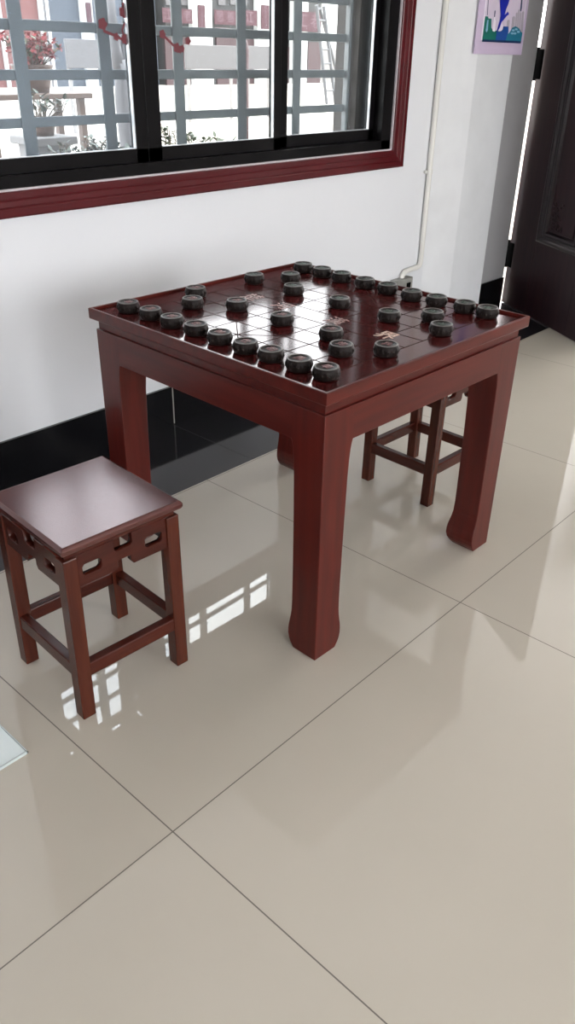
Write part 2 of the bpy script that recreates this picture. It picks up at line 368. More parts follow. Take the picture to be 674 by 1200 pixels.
# carved corner spray
bm = bmesh.new()
def spiral(cx, cz, r, a0, turns, rr, sg=1):
    pts = []
    for i in range(18):
        t = i/17; a = a0 + sg*turns*2*PI*t; q = r*(1-.8*t); pts.append((cx+q*math.cos(a), -.002, cz+q*math.sin(a)))
    tube(bm, pts, rr, 6)
for (cx, cz, r, a0, sg) in ((.435, .545, .026, 0, 1), (.475, .535, .02, 2, -1), (.425, .60, .024, 1, 1), (.46, .585, .018, 4, -1), (.42, .655, .018, 2, 1), (.51, .53, .016, 1, 1), (.445, .63, .012, 0, -1)):
    spiral(cx, cz, r, a0, 1.3, .0045, sg)
tube(bm, [(.43, -.001, .52), (.41, -.001, .6), (.405, -.001, .68), (.395, -.001, .75)], .005, 6, .002)
for k in range(9):
    a = k*.7; cx, cz = .415+.012*k, .53+.016*((k*5) % 9)
    bmesh.ops.create_uvsphere(bm, u_segments=8, v_segments=6, radius=.008, matrix=Matrix.Translation((cx, -.001, cz)) @ Matrix.Diagonal((1.6, .5, .9, 1)))
obj('carved_spray', bm, 'door', dl, smooth=True)
for z in (1.25, .225):
    boxes('hinge', [(-.026, .05, -.004, .03, z, z+.145)], 'black_metal', dl, bevel=.004)
    bm = bmesh.new(); tube(bm, [(-.014, .0, z-.008), (-.014, .0, z+.155)], .009, 12); obj('hinge_pin', bm, 'black_metal', dl)

# ------------------------------------------------------------------ poster, conduit and box
def Yrect(a, b): return a, b
PX, PY_ = 3.252, 1.4925
po = thing('wall_poster', 'lavender framed poster of a blue figure above a city skyline', 'poster', (3.487, 1.4985, 1.364))
w2 = .2355
po_board = boxes('poster_board', [(-w2, w2, -.006, 0, 0, .70)], 'lav', po, bevel=.001)
boxes('picture_mat', [(-w2+.050, w2-.026, -.0068, -.0058, .058, .66)], 'p_white', po)
boxes('picture_ground', [(-w2+.058, w2-.034, -.0076, -.0066, .066, .65)], 'p_sky', po)
# picture shapes in (u: 0..1 across the picture, z metres above the poster's foot)
U0, U1 = -w2+.058, w2-.034
def poly(pts, lay, m, name):
    P = [(U0+(U1-U0)*u, z) for u, z in pts]; y = -.0076 - .0006*lay
    me = plate_mesh([P], .0003)
    mesh_obj(name, me, m, po, Matrix.Translation((0, y, 0)) @ Matrix.Rotation(PI/2, 4, 'X'))
b0 = .052
def pc(*pts):        # crop coordinates of the print -> (u, z)
    out = []
    for x, y in pts:
        k = (330-y)/330; l, r_ = 150+25*k, 468+37*k; out.append(((x-l)/(r_-l), b0+(330-y)/330*.174))
    return out
poly([(0, b0), (1, b0), (1, b0+.010), (0, b0+.010)], 6, 'p_navy', 'ground_strip')
poly(pc((150, 330), (165, 130), (188, 130), (192, 145), (216, 145), (218, 215), (240, 245), (262, 235), (285, 240), (295, 330)), 2, 'p_green', 'skyline_green')
poly(pc((255, 330), (262, 250), (290, 240), (312, 225), (316, 198), (358, 198), (360, 240), (345, 330)), 3, 'p_blue', 'skyline_blue')
poly(pc((332, 330), (352, 262), (372, 240), (390, 205), (420, 190), (450, 205), (470, 235), (482, 238), (470, 330)), 4, 'p_teal', 'skyline_teal')
poly(pc((172, 240), (180, 160), (190, 155), (188, 235), (178, 255)), 5, 'p_lblue', 'light_tower')
poly(pc((226, 240), (232, 150), (238, 75), (244, 150), (250, 160), (244, 246)), 5, 'p_white', 'white_tower')
poly(pc((234, 130), (236, 80), (243, 80), (240, 130)), 6, 'p_navy', 'spire')
poly(pc((268, 240), (275, 190), (300, 160), (312, 200), (300, 235)), 5, 'p_white', 'white_tower')
for x0_, x1_, y_ in ((340, 362, 140), (384, 408, 108), (414, 428, 75), (432, 446, 50), (450, 462, 70), (468, 486, 62)):
    poly(pc((x0_, 235), (x0_+8, y_+10), (x0_+(x1_-x0_)/2+10, y_), (x1_+8, y_+10), (x1_, 235)), 1, 'p_grey', 'tower')
poly(pc((456, 60), (464, -60), (474, -60), (470, 40), (464, 70)), 2, 'p_navy', 'spire')
poly(pc((180, 120), (184, -60), (187, -60), (184, 120)), 2, 'p_navy', 'mast')
for x_, y_ in ((400, 225), (425, 215), (445, 235), (415, 250), (392, 250)):
    poly(pc(*[(x_+13*math.cos(a_*PI/4), y_+9*math.sin(a_*PI/4)) for a_ in range(8)]), 5, 'p_lblue', 'treetop')
poly(pc((258, -260), (262, -60), (276, -10), (282, 60), (288, 110), (284, 150), (270, 200), (256, 250), (266, 244), (284, 205), (296, 165), (318, 140), (338, 112), (352, 104), (354, 92), (342, 78), (336, 92), (318, 108), (330, 60), (346, 20), (356, -20), (370, -80), (380, -260)), 7, 'p_deep', 'figure')

cp = thing('conduit_pipe', 'ivory plastic conduit running down the wall to the grey box', 'pipe', (3.03, YW-.016, .34))
bm = bmesh.new()
pts = [(-.0, 0, 2.55), (0, 0, .07), (-.004, 0, .052), (-.014, 0, .043), (-.03, 0, .04), (-.13, 0, .034), (-.146, 0, .030), (-.156, 0, .02), (-.16, 0, .006), (-.16, 0, -.02)]
tube(bm, pts, .0135, 14); obj('pipe', bm, 'pvc', cp, smooth=True)
bm = bmesh.new(); tube(bm, [(0, 0, .495), (0, 0, .52)], .0165, 14); obj('pipe_clip', bm, 'pvc', cp, bevel=.001)
boxes('clip_lug', [(-.03, -.01, .004, .014, .500, .512)], 'pvc', cp)
ob = thing('outlet_box', 'grey metal outlet box on the wall behind the table', 'outlet', (2.86, YW, .268))
boxes('box_body', [(-.075, .075, -.042, -.001, 0, .078)], 'grey_metal', ob, bevel=.004)
boxes('box_cover', [(-.068, .068, -.046, -.042, .006, .072)], 'grey_metal', ob, bevel=.001)
boxes('socket_slot', [(.015, .05, -.048, -.046, .022, .055)], 'black_metal', ob)

# ------------------------------------------------------------------ table
TW, TD, TH, TI = .8413, .8776, .7351, .0114
tb = thing('chess_table', 'square dark red lacquered table with a xiangqi board engraved in its top', 'table', (1.0035, .5513, 0), -.0237)
hx, hy = TW/2, TD/2
TZ = TH-.007      # playing surface
# rim and slab edge: mitred ring profile
bm = bmesh.new()
pf = [(.009, TZ-.002), (.009, TH-.0012), (.0078, TH), (.0018, TH), (0, TH-.0018), (0, TH-.0275), (.0012, TH-.0295), (.0160, TH-.0325), (.0178, TH-.0325), (.0178, TH-.058), (.060, TH-.058), (.060, TZ-.002)]
g = [[bm.verts.new((sx*(hx-u), sy*(hy-u), z)) for u, z in pf] for sx, sy in ((-1,-1),(1,-1),(1,1),(-1,1))]
for i in range(4):
    a, b = g[i], g[(i+1) % 4]
    for k in range(len(pf)): bm.faces.new((a[k], b[k], b[(k+1) % len(pf)], a[(k+1) % len(pf)]))
obj('top_frame', bm, 'lacquer_x', tb)
boxes('playing_board', [(-hx+.0088, hx-.0088, -hy+.0088, hy-.0088, TZ-.012, TZ)], 'board', tb)
ax, ay = hx-TI, hy-TI; LW = .100
for s in (-1, 1):
    y0, y1 = sorted((s*ay, s*(ay-.028))); boxes('apron', [(-ax+LW-.004, ax-LW+.004, y0, y1, .594, TH-.0575)], 'lacquer_x', tb, bevel=.0012)
    x0, x1 = sorted((s*ax, s*(ax-.028))); boxes('apron', [(x0, x1, -ay+LW-.004, ay-LW+.004, .594, TH-.0575)], 'lacquer_y', tb, bevel=.0012)
wz = [(0, .078), (.006, .082), (.014, .088), (.024, .093), (.04, .0965), (.056, .0965), (.07, .095), (.085, .092), (.1, .089), (.12, .0865), (.15, .0855), (.2, .0855), (.3, .0865), (.4, .0875), (.5, .0895), (.545, .092), (.57, .0945), (.585, .0975), (.594, .1005), (.6, .101), (TH-.0575, .101)]
for sx in (-1, 1):
    for sy in (-1, 1):
        bm = bmesh.new(); rings = []
        for z, w in wz:
            X0, X1, Y0, Y1 = sx*ax, sx*(ax-w), sy*ay, sy*(ay-w)
            rings.append([(X0, Y0, z), (X1, Y0, z), (X1, Y1, z), (X0, Y1, z)])
        loft(bm, rings); obj('leg', bm, 'lacquer_z', tb, bevel=.0022)
# engraved board
RX = [-.345+.0767*i for i in range(10)]; FY = [.354-.0885*j for j in range(9)]
RX = [(-.345 + .69*i/9) for i in range(10)]
bm = bmesh.new(); lw = .00135; zt_ = TZ+.0004
def seg(x0, y0, x1, y1, w=lw):
    d = Vector((x1-x0, y1-y0, 0)); L = d.length; d /= L
    mx = Matrix.Translation(((x0+x1)/2, (y0+y1)/2, 0)) @ Matrix.Rotation(math.atan2(d.y, d.x), 4, 'Z')
    box(bm, -L/2, L/2, -w, w, TZ-.001, zt_, mx)
for x in RX: seg(x, FY[0], x, FY[-1])
for j, y in enumerate(FY):
    if j in (0, 8): seg(RX[0], y, RX[9], y)
    else: seg(RX[0], y, RX[4], y); seg(RX[5], y, RX[9], y)
for a, b in ((0, 2), (7, 9)):
    seg(RX[a], FY[3], RX[b], FY[5]); seg(RX[a], FY[5], RX[b], FY[3])
def mark(i, j):
    for sx in (-1, 1):
        for sy in (-1, 1):
            if (j == 0 and sy > 0) or (j == 8 and sy < 0): continue
            x, y = RX[i]+sx*.007, FY[j]+sy*.007
            seg(x, y, x+sx*.012, y, .0006); seg(x, y, x, y+sy*.012, .0006)
for j in (0, 2, 4, 6, 8): mark(3, j); mark(6, j)
for j in (1, 7): mark(2, j); mark(7, j)
obj('engraved_grid', bm, 'groove', tb)
for ch, y in (('楚', .235), ('河', .11), ('漢', -.089), ('界', -.262)):
    me = text_mesh(ch, .062, .0004)
    mesh_obj('river_character', me, 'gilt' if ch == '界' else 'inlay_dull', tb, Matrix.Translation((.004, y, TZ+.0004)) @ Matrix.Rotation(-PI/2, 4, 'Z'))

# ------------------------------------------------------------------ xiangqi pieces
PR, PH = .0308, .0265; PZS = 1.04
def pf_piece(a, z, r):
    t = z/PH
    if .2 < t < .8: return .0012*math.sin(14*a)*math.sin((t-.2)/.6*PI) + .0006*math.sin(28*a+z*900)*math.sin((t-.2)/.6*PI)
    return 0
def body_mesh():
    bm = bmesh.new()
    prof = [(.0250, 0), (.0278, .0012), (.0292, .0034), (.0291, .0042), (.0300, .0060), (.0306, .0095), (.0308, .0132), (.0306, .017), (.0299, .0205), (.0290, .0220), (.0291, .0230), (.0286, .0250), (.0276, .0262), (.0236, .0262), (.0226, .0248)]
    lathe(bm, prof, 84, fn=pf_piece)
    for k in range(14):      # round bosses on the girdle
        a = 2*PI*(k+.5)/14
        bmesh.ops.create_uvsphere(bm, u_segments=8, v_segments=5, radius=.0022, matrix=Matrix.Translation((.0302*math.cos(a), .0302*math.sin(a), .0125)))
    bmesh.ops.recalc_face_normals(bm, faces=bm.faces[:])
    me = bpy.data.meshes.new('body'); bmesh.ops.scale(bm, vec=(1, 1, PZS), verts=bm.verts); bm.to_mesh(me); bm.free()
    for p in me.polygons: p.use_smooth = True
    me.materials.append(M['ebony']); return me
def ring_mesh():
    bm = bmesh.new(); n = 48; pr = [(.0276, .0258), (.0280, .0264), (.0272, .0271), (.0246, .0272), (.0236, .0266), (.0236, .0258)]
    g = [[bm.verts.new((r*math.cos(2*PI*i/n), r*math.sin(2*PI*i/n), z)) for r, z in pr] for i in range(n)]
    for i in range(n):
        a, b = g[i], g[(i+1) % n]
        for k in range(len(pr)): bm.faces.new((a[k], b[k], b[(k+1) % len(pr)], a[(k+1) % len(pr)]))
    bmesh.ops.recalc_face_normals(bm, faces=bm.faces[:])
    me = bpy.data.meshes.new('ring'); bmesh.ops.translate(bm, vec=(0, 0, .0262*(PZS-1)), verts=bm.verts); bm.to_mesh(me); bm.free()
    for p in me.polygons: p.use_smooth = True
    me.materials.append(M['ebony_worn']); return me
BODY, RING = body_mesh(), ring_mesh(); CH = {}
def char_mesh(ch, m, ang):
    if (ch, m) not in CH:
        me = text_mesh(ch, .027, .0005, -.0002); me.transform(Matrix.Translation((0, 0, .0252*PZS+.0006)) @ Matrix.Rotation(ang, 4, 'Z')); me.materials.clear(); me.materials.append(M[m]); CH[(ch, m)] = me
    return CH[(ch, m)]
tmx = Matrix.Translation((1.0035, .5513, 0)) @ Matrix.Rotation(-.0237, 4, 'Z')
def piece(x, y, ch, side, label, group):
    p = tmx @ Vector((x, y, TZ+.0002)); rz = random.uniform(-.25, .25)
    t = thing('xiangqi_piece', label, 'chess piece', p, -.0237+rz, group)
    for nm, me in (('piece_body', BODY), ('top_ring', RING), ('carved_character', char_mesh(ch, 'red_char' if side == 'r' else 'green_char', -PI/2 if side == 'r' else PI/2))):
        o = bpy.data.objects.new(nm, me); COL.objects.link(o); o.parent = t
rb = [(-.343, .354), (-.338, .261), (-.341, .168), (-.338, .075), (-.340, -.018), (-.342, -.112), (-.339, -.195), (-.338, -.284), (-.334, -.363)]
gb = [(.352, .350), (.352, .267), (.350, .182), (.346, .084), (.345, -.005), (.337, -.100), (.340, -.186), (.346, -.277), (.348, -.349)]
rs = [(-.107, .349), (-.112, .167), (-.118, -.014), (-.117, -.186), (-.111, -.356)]
gs = [(.131, .351), (.125, .176), (.120, -.009), (.119, -.186), (.124, -.351)]
rc = [(-.189, .266), (-.190, -.282)]; gc = [(.222, .282), (.204, -.268)]
dx = -.004
ordn = ['in the left corner of the table', 'second from the left corner', 'third from the left corner', 'fourth from the left corner', 'in the middle', 'fourth from the front corner', 'third from the front corner', 'second from the front corner', 'nearest the front corner of the table']
for k, (q, ch) in enumerate(zip(rb, '車馬相仕帥仕相馬車')):
    piece(q[0]+dx, q[1], ch, 'r', 'black xiangqi disc, red character, near left edge row, ' + ordn[k], 'red side back row along the near left edge')
ordg = ['in the far corner of the table', 'second from the far corner', 'third from the far corner', 'fourth from the far corner', 'in the middle', 'fourth from the right corner', 'third from the right corner', 'second from the right corner', 'nearest the right corner']
for k, (q, ch) in enumerate(zip(gb, '車馬象士將士象馬車')):
    piece(q[0]+dx, q[1], ch, 'g', 'black xiangqi disc, green character, far right edge row, ' + ordg[k], 'green side back row along the far right edge')
os5 = ['at the wall end of the row', 'second from the wall', 'middle one of the five', 'second from the open side', 'at the open side end']
for k, q in enumerate(rs): piece(q[0]+dx, q[1], '兵', 'r', 'black xiangqi disc, red soldier row, ' + os5[k], 'red soldiers')
for k, q in enumerate(gs): piece(q[0]+dx, q[1], '卒', 'g', 'black xiangqi disc, green soldier row, ' + os5[k], 'green soldiers')
for k, q in enumerate(rc): piece(q[0]+dx, q[1], '炮', 'r', 'lone black xiangqi disc behind the red soldiers, ' + ('towards the wall' if k == 0 else 'towards the front corner'), 'red cannons')
for k, q in enumerate(gc): piece(q[0]+dx, q[1], '砲', 'g', 'lone black xiangqi disc behind the green soldiers, ' + ('towards the wall' if k == 0 else 'towards the right corner'), 'green cannons')

# pale flat panel lying on the floor, only its corner in view
fp = thing('floor_panel', 'corner of a pale blue-white flat panel lying on the floor at the left', 'panel', (-.09, .392, 0))
boxes('panel_sheet', [(-.5, 0, 0, .4, 0, .006)], 'pale_panel', fp, bevel=.001)
boxes('panel_edge', [(-.5, .003, -.004, -.0001, 0, .007), (.0001, .003, -.004, .4, 0, .007)], 'pale_edge', fp)

# ------------------------------------------------------------------ stools
SH = .473
def make_stool():
    t = thing('wooden_stool', 'square red-brown wooden stool with pierced apron standing free in front of the table', 'stool', (.216, .524, 0), -.05, 'square wooden stools')
    bm = bmesh.new()
    a, b = .1545, .1615
    prof = [(.012, SH-.0225), (.003, SH-.020), (0, SH-.014), (.0, SH-.007), (.004, SH-.001), (.008, SH)]
    rings = [[(sx*(a-u), sy*(b-u), z) for sx, sy in ((-1,-1),(1,-1),(1,1),(-1,1))] for u, z in prof]
    loft(bm, rings); obj('seat', bm, 'stool_seat', t, bevel=.002)
    boxes('waist', [(-.141, .141, -.143, .143, SH-.038, SH-.022)], 'stool_x', t, bevel=.001)
    for sx in (-1, 1):
        for sy in (-1, 1):
            bm = bmesh.new(); L = .034; x0, y0 = sx*.1485, sy*.1505; x1, y1 = sx*.1530, sy*.1495
            rings = [[(x1, y1, 0), (x1-sx*L, y1, 0), (x1-sx*L, y1-sy*L, 0), (x1, y1-sy*L, 0)], [(x0, y0, SH-.0375), (x0-sx*L, y0, SH-.0375), (x0-sx*L, y0-sy*L, SH-.0375), (x0, y0-sy*L, SH-.0375)]]
            loft(bm, rings); obj('leg', bm, 'stool_z', t, bevel=.0025)
    # pierced apron: two hanging blocks with chamfered slots joined by a low bridge
    w, zt, zb = .1225, SH-.0375, .357
    out = [(-w, zb), (-.024, zb), (-.018, .366), (-.018, .381), (.018, .381), (.018, .366), (.024, zb), (w, zb), (w, zt), (.024, zt), (.024, .411), (.018, .405), (-.018, .405), (-.024, .411), (-.024, zt), (-w, zt)]
    def hole(c): return [(c-.024, .386), (c-.018, .380), (c+.018, .380), (c+.024, .386), (c+.024, .402), (c+.018, .408), (c-.018, .408), (c-.024, .402)]
    me = plate_mesh([out, hole(-.080), hole(.080)], .007, .001)
    R = Matrix.Rotation(PI/2, 4, 'X')
    for k in range(4):
        mesh_obj('pierced_apron', me, 'stool_x' if k % 2 == 0 else 'stool_y', t, Matrix.Rotation(k*PI/2, 4, 'Z') @ Matrix.Translation((0, -.137, 0)) @ R)
    for s in (-1, 1):
        y0, y1 = sorted((s*.147, s*.124)); boxes('stretcher', [(-.1205, .1205, y0, y1, .113, .150)], 'stool_x', t, bevel=.003)
        x0, x1 = sorted((s*.149, s*.126)); boxes('stretcher', [(x0, x1, -.1185, .1185, .113, .150)], 'stool_y', t, bevel=.003)
    return t
s1 = make_stool()
s2 = s1.copy(); COL.objects.link(s2)
for c in list(s1.children):
    d = c.copy(); COL.objects.link(d); d.parent = s2
s2.location = (1.617, .523, 0); s2.rotation_euler = (0, 0, -.035)
s2['label'] = 'square red-brown wooden stool seen through the legs on the far side of the table'

# ------------------------------------------------------------------ courtyard beyond the window
GZ = -.10
def pbox(name, x0p, x1p, y0p, y1p, Y, dep, m, parent, z0=None, z1=None, bevel=0):
    """box facing the window whose front face at depth Y spans those photo pixels"""
    a = at(x0p, (y0p+y1p)/2, Y); b = at(x1p, (y0p+y1p)/2, Y); c = at((x0p+x1p)/2, y0p, Y); d = at((x0p+x1p)/2, y1p, Y)
    o = parent.location
    return boxes(name, [(a.x-o.x, b.x-o.x, Y-o.y, Y+dep-o.y, (d.z if z0 is None else z0)-o.z, (c.z if z1 is None else z1)-o.z)], m, parent, bevel=bevel)
YFAR = 34.
bd = thing('courtyard_building', 'low grey building with white pillars on the far side of the courtyard', 'building', (32, YFAR, GZ))
XA, XB, XC = at(62, 30, 34.).x, at(190, 30, 34.).x, at(377, 30, 34.).x
boxes('facade_wall', [(XB-32+.3, XC-32-.01, .1, 3, 0, 7.2)], 'facade', bd)
boxes('roof', [(XB-32+.3, XC-32-.01, -.6, 3.2, 7.2, 7.5)], 'darkdoor', bd)
for x0, x1 in ((226, 249), (302, 319), (344, 347), (354, 361)):
    pbox('pillar', x0, x1, 0, 60, YFAR-.25, .3, 'white_out', bd, z0=GZ, z1=7.)
for x0, x1, y0, y1 in ((194, 226, 44, 80), (254, 280, 42, 80), (284, 300, 46, 80), (320, 343, 55, 80), (347, 354, 50, 80), (361, 376, 50, 80)):
    pbox('door_bay', x0, x1, y0, y1, YFAR+.02, .1, 'darkdoor', bd, z0=GZ)
for x0, x1 in ((194, 201), (204, 222), (256, 264), (270, 290)):
    pbox('upper_window', x0, x1, -22, 6, YFAR+.04, .1, 'board_grey', bd)
bp = thing('pink_building', 'pink rendered building with a white framed door at the left of the courtyard', 'building', (19, 34.1, GZ))
boxes('facade_wall', [(6-19, XA-.35-19, 0, 3, 0, 7.1)], 'facade_pink', bp)
pbox('corner_post', 48, 53, 0, 60, 33.99, .1, 'white_out', bp, z0=GZ, z1=6.8)
pbox('corner_post', 56, 59.5, 0, 60, 33.99, .1, 'white_out', bp, z0=GZ, z1=6.8)
pbox('doorway', 51, 57, 0, 60, 34., .09, 'board_grey', bp, z0=GZ, z1=5.2)
pbox('white_jamb', 0, 4, 0, 60, 33.99, .1, 'white_out', bp, z0=GZ, z1=5.2)
bw = thing('white_building', 'white building with an orange corner pillar behind the ladder', 'building', (41, 34., GZ))
boxes('facade_wall', [(XC+.1-41, XC+3.8-41, .1, 3, 1.75, 7.3)], 'white_out', bw)
boxes('plinth', [(XC+.1-41, XC+3.8-41, .06, 3, 0, 1.75)], 'concrete_pot', bw)
pbox('corner_pillar', 401, 409, 0, 90, 34., 3, 'orange', bw, z0=GZ, z1=7.)
wx = thing('grey_annexe', 'blue-grey rendered annexe between the pink and the grey building', 'building', (26, 34., GZ))
boxes('facade_wall', [(XA-.3-26, XB-.3-26, .1, 3, 0, 7.0)], 'facade_blue', wx)
pbox('pillar', 97, 110, 0, 60, 33.9, .19, 'white_out', wx, z0=GZ, z1=6.8)
# banners: framed slogans
def banner(x0, x1, y0, y1, Y, txt, label, vert=False):
    a, b = at(x0, (y0+y1)/2, Y), at(x1, (y0+y1)/2, Y); c, d = at((x0+x1)/2, y0, Y), at((x0+x1)/2, y1, Y)
    cx, w, h = (a.x+b.x)/2, b.x-a.x, c.z-d.z
    t = thing('slogan_banner', label, 'banner', (cx, Y, d.z), 0, 'red slogan banners on the buildings')
    boxes('banner_cloth', [(-w/2, w/2, -.03, 0, 0, h)], 'banner', t)
    n = len(txt)
    for i, chh in enumerate(txt):
        s = (h/n if vert else min(h, w/n))*.85
        if vert: p = (0, -.035, h - (i+.5)*h/n)
        else: p = (-w/2+(i+.5)*w/n, -.035, h/2)
        mesh_obj('banner_character', text_mesh(chh, s, .004, .002*s), 'banner_text', t, Matrix.Translation(p) @ Matrix.Rotation(PI/2, 4, 'X'))
banner(190, 225, 10, 27, 33.6, '江爱老', 'dark red slogan banner at the left of the middle window pane')
banner(251, 276, 12, 29, 33.6, '思善', 'dark red slogan banner right of the first white pillar')
banner(283, 301, 12, 30, 33.6, '江', 'dark red slogan banner left of the second white pillar')
banner(320, 327, 12, 31, 33.6, '工', 'narrow dark red slogan banner at the right edge of the middle pane')
banner(347, 376, 14, 37, 33.6, '工老', 'dark red slogan banner in the right window pane')
banner(232, 240, 6, 33, 33.7, '社区服务站', 'tall crimson sign hanging on the first white pillar', True)
banner(306, 315, 6, 34, 33.7, '老年活动室', 'tall crimson sign hanging on the second white pillar', True)
banner(101, 107, 3, 26, 33.8, '党员之家', 'tall crimson sign on the white pillar in the left pane', True)
# pale notice boards in the court
def board(x0, x1, y0, y1, Y, label):
    a, b = at(x0, (y0+y1)/2, Y), at(x1, (y0+y1)/2, Y); c, d = at((x0+x1)/2, y0, Y), at((x0+x1)/2, y1, Y)
    t = thing('notice_board', label, 'notice board', ((a.x+b.x)/2, Y, GZ), 0, 'pale boards in the courtyard'); w = b.x-a.x
    boxes('board_face', [(-w/2, w/2, 0, .06, d.z-GZ, c.z-GZ)], 'board_grey', t, bevel=.01)
    for s in (-.42, .42): boxes('post', [(s*w-.03, s*w+.03, .061, .12, 0, c.z-GZ-.05)], 'concrete_pot', t)
board(218, 278, 53, 81, 15., 'wide pale grey notice board standing in front of the grey building')
board(291, 320, 54, 81, 15.2, 'smaller pale notice board at the right of the middle pane')
board(78, 131, 46, 80, 14., 'grey notice board in the left window pane')
# ladder
ld = thing('step_ladder', 'white aluminium step ladder open in front of the white building', 'ladder', (at(385, 80, 12.).x, 12., GZ))
A = at(371, 6, 12.)-ld.location; B = at(383, 122, 12.)-ld.location; C_ = at(402, 112, 12.6)-ld.location; D = at(375, 10, 12.2)-ld.location
B.z = max(B.z, .02); C_.z = max(C_.z, .02)
for nm, p, q in (('front_rail', A, B), ('rear_rail', D, C_), ('front_rail', A+Vector((.35, .1, 0)), B+Vector((.42, .1, 0)))):
    bm = bmesh.new(); tube(bm, [p, q], .035, 8); obj(nm, bm, 'ladder', ld)
for k in range(1, 7):
    p = A.lerp(B, k/7); q = (A+Vector((.35, .1, 0))).lerp(B+Vector((.42, .1, 0)), k/7)
    bm = bmesh.new(); tube(bm, [p, q], .022, 6); obj('rung', bm, 'ladder', ld)
# plants: leafy shoots with real leaves
def leaf(bm, p, d, L, W):
    d = d.normalized(); s = d.cross(Vector((0,0,1)));
    if s.length < .1: s = Vector((1,0,0))
    s.normalize(); n = s.cross(d)
    a = [bm.verts.new(q) for q in (p, p+d*L*.35+s*W+n*.1*W, p+d*L*.75+s*W*.7, p+d*L-n*W*.3, p+d*L*.75-s*W*.7, p+d*L*.35-s*W+n*.1*W)]
    bm.faces.new((a[0], a[1], a[2], a[3])); bm.faces.new((a[0], a[3], a[4], a[5]))
def shrub(name, label, base, w, h, nst, m, L=.05, flower=0, group=None, dep=None, cat='plant', pot=None):
    t = thing(name, label, cat, base, 0, group); dep = dep or w*.5
    z0 = 0
    if pot:
        r, hh = pot; bm = bmesh.new(); lathe(bm, [(r*.7, 0), (r*.8, hh*.3), (r, hh*.9), (r*1.08, hh), (r*.95, hh), (r*.9, hh*.9)], 24); obj('plant_pot', bm, 'pot', t, smooth=True); z0 = hh*.9
    bs, bl, bf = bmesh.new(), bmesh.new(), bmesh.new()
    for i in range(nst):
        x, y = random.uniform(-w/2, w/2), random.uniform(-dep/2, dep/2); hh = h*random.uniform(.55, 1)*(1-.35*abs(2*x/w))
        k = .3 if pot else .75
        p0 = Vector((x*k, y*k, z0)); p2 = Vector((x, y, z0+hh)); p1 = (p0+p2)/2 + Vector((random.uniform(-.03, .03), random.uniform(-.03, .03), 0))
        tube(bs, [p0, p1, p2], .004, 5, .002)
        nl = max(5, int(hh/L*2.2))
        for q in range(nl):
            u = .2+.8*(q+1)/nl; pp = p0.lerp(p1, u*2) if u < .5 else p1.lerp(p2, u*2-1)
            a = random.uniform(0, 2*PI); dd = Vector((math.cos(a), math.sin(a), random.uniform(-.2, .9)))
            leaf(bl, pp, dd, L*random.uniform(.7, 1.3), L*.23)
            if flower and random.random() < flower:
                for e in range(5):
                    b2 = e*2*PI/5; leaf(bf, pp+dd*L*.8, Vector((math.cos(b2), -.6, math.sin(b2))), L*.55, L*.3)
    obj('stems', bs, 'stem', t); obj('leaves', bl, m, t)
    if flower: obj('flowers', bf, 'petal', t)
    return t
# planter wall along the outside of the window carries the low shrubs
pl = thing('planter_trough', 'grey stone planter trough outside below the window', 'planter', (1.9, 2.75, GZ))
boxes('trough_body', [(-2.2, 2.9, -.2, .2, 0, .86-GZ)], 'concrete_pot', pl, bevel=.01)
boxes('soil', [(-2.15, 2.85, -.16, .16, .86-GZ, .875-GZ)], 'stem', pl)
PZ = .875
for (x, w, top, Y, nm, m, L, ns, lb) in ((60, .0, 182, 2.72, 0, 0, 0, 0, 0),
    (84, .15, 168, 2.72, 'low_shrub', 'leaf_dark', .035, 22, 'low dark shrub at the bottom of the left pane, furthest left'),
    (115, .16, 161, 2.75, 'low_shrub', 'leaf_dark', .035, 26, 'low dark shrub at the bottom of the left pane, in front of the grille post'),
    (147, .14, 168, 2.75, 'low_shrub', 'leaf_dark', .035, 18, 'low dark shrub at the bottom right corner of the left pane'),
    (201, .11, 140, 2.75, 'leafy_shoot', 'leaf', .055, 12, 'leafy green shoots at the bottom left of the middle pane'),
    (226, .09, 150, 2.75, 'leafy_shoot', 'leaf', .05, 8, 'leafy green shoots just right of the grille post in the middle pane'),
    (262, .12, 164, 2.75, 'leafy_shoot', 'leaf', .045, 6, 'small sprig at the bottom centre of the middle pane')):
    if not nm: continue
    p = at(x, top, Y); shrub(nm, lb, (p.x, Y, PZ+.006), w*.8, max(.06, p.z-PZ), ns, m, L, group='shrubs along the window planter', dep=.2)
# flower stand with red blossoms, and the potted plants in front of it
p = at(24, 80, 4.0); q = at(24, 33, 4.0)
fs = thing('plant_stand', 'dark wooden plant stand outside the left pane', 'stand', (p.x, 4.0, GZ))
zt0 = p.z-GZ-.13
boxes('stand_top', [(-.38, .38, -.17, .17, zt0-.03, zt0)], 'pot', fs, bevel=.005)
for sx in (-1, 1):
    for sy in (-1, 1): x0, x1 = sorted((sx*.33, sx*.29)); y0, y1 = sorted((sy*.15, sy*.11)); boxes('leg', [(x0, x1, y0, y1, 0, zt0-.03)], 'pot', fs)
boxes('lower_shelf', [(-.288, .288, -.108, .108, .35, .37)], 'pot', fs)
shrub('flowering_plant', 'potted plant with red flowers on the stand outside the left pane', (p.x+.08, 4.0, GZ+zt0+.001), .34, q.z-p.z-.02+.02, 34, 'leaf', .05, .5, pot=(.12, .15), dep=.3)
shrub('flowering_plant', 'paler potted bush at the left edge of the left pane', (p.x-.27, 4.0, GZ+zt0+.001), .2, q.z-p.z-.04, 18, 'leaf', .045, .12, pot=(.09, .12), dep=.2)
p = at(48, 137, 3.3); q = at(46, 104, 3.3)
st2 = thing('plant_pedestal', 'grey stone pedestal under a potted plant outside the left pane', 'pedestal', (p.x, 3.3, GZ))
zz = p.z-GZ-.09
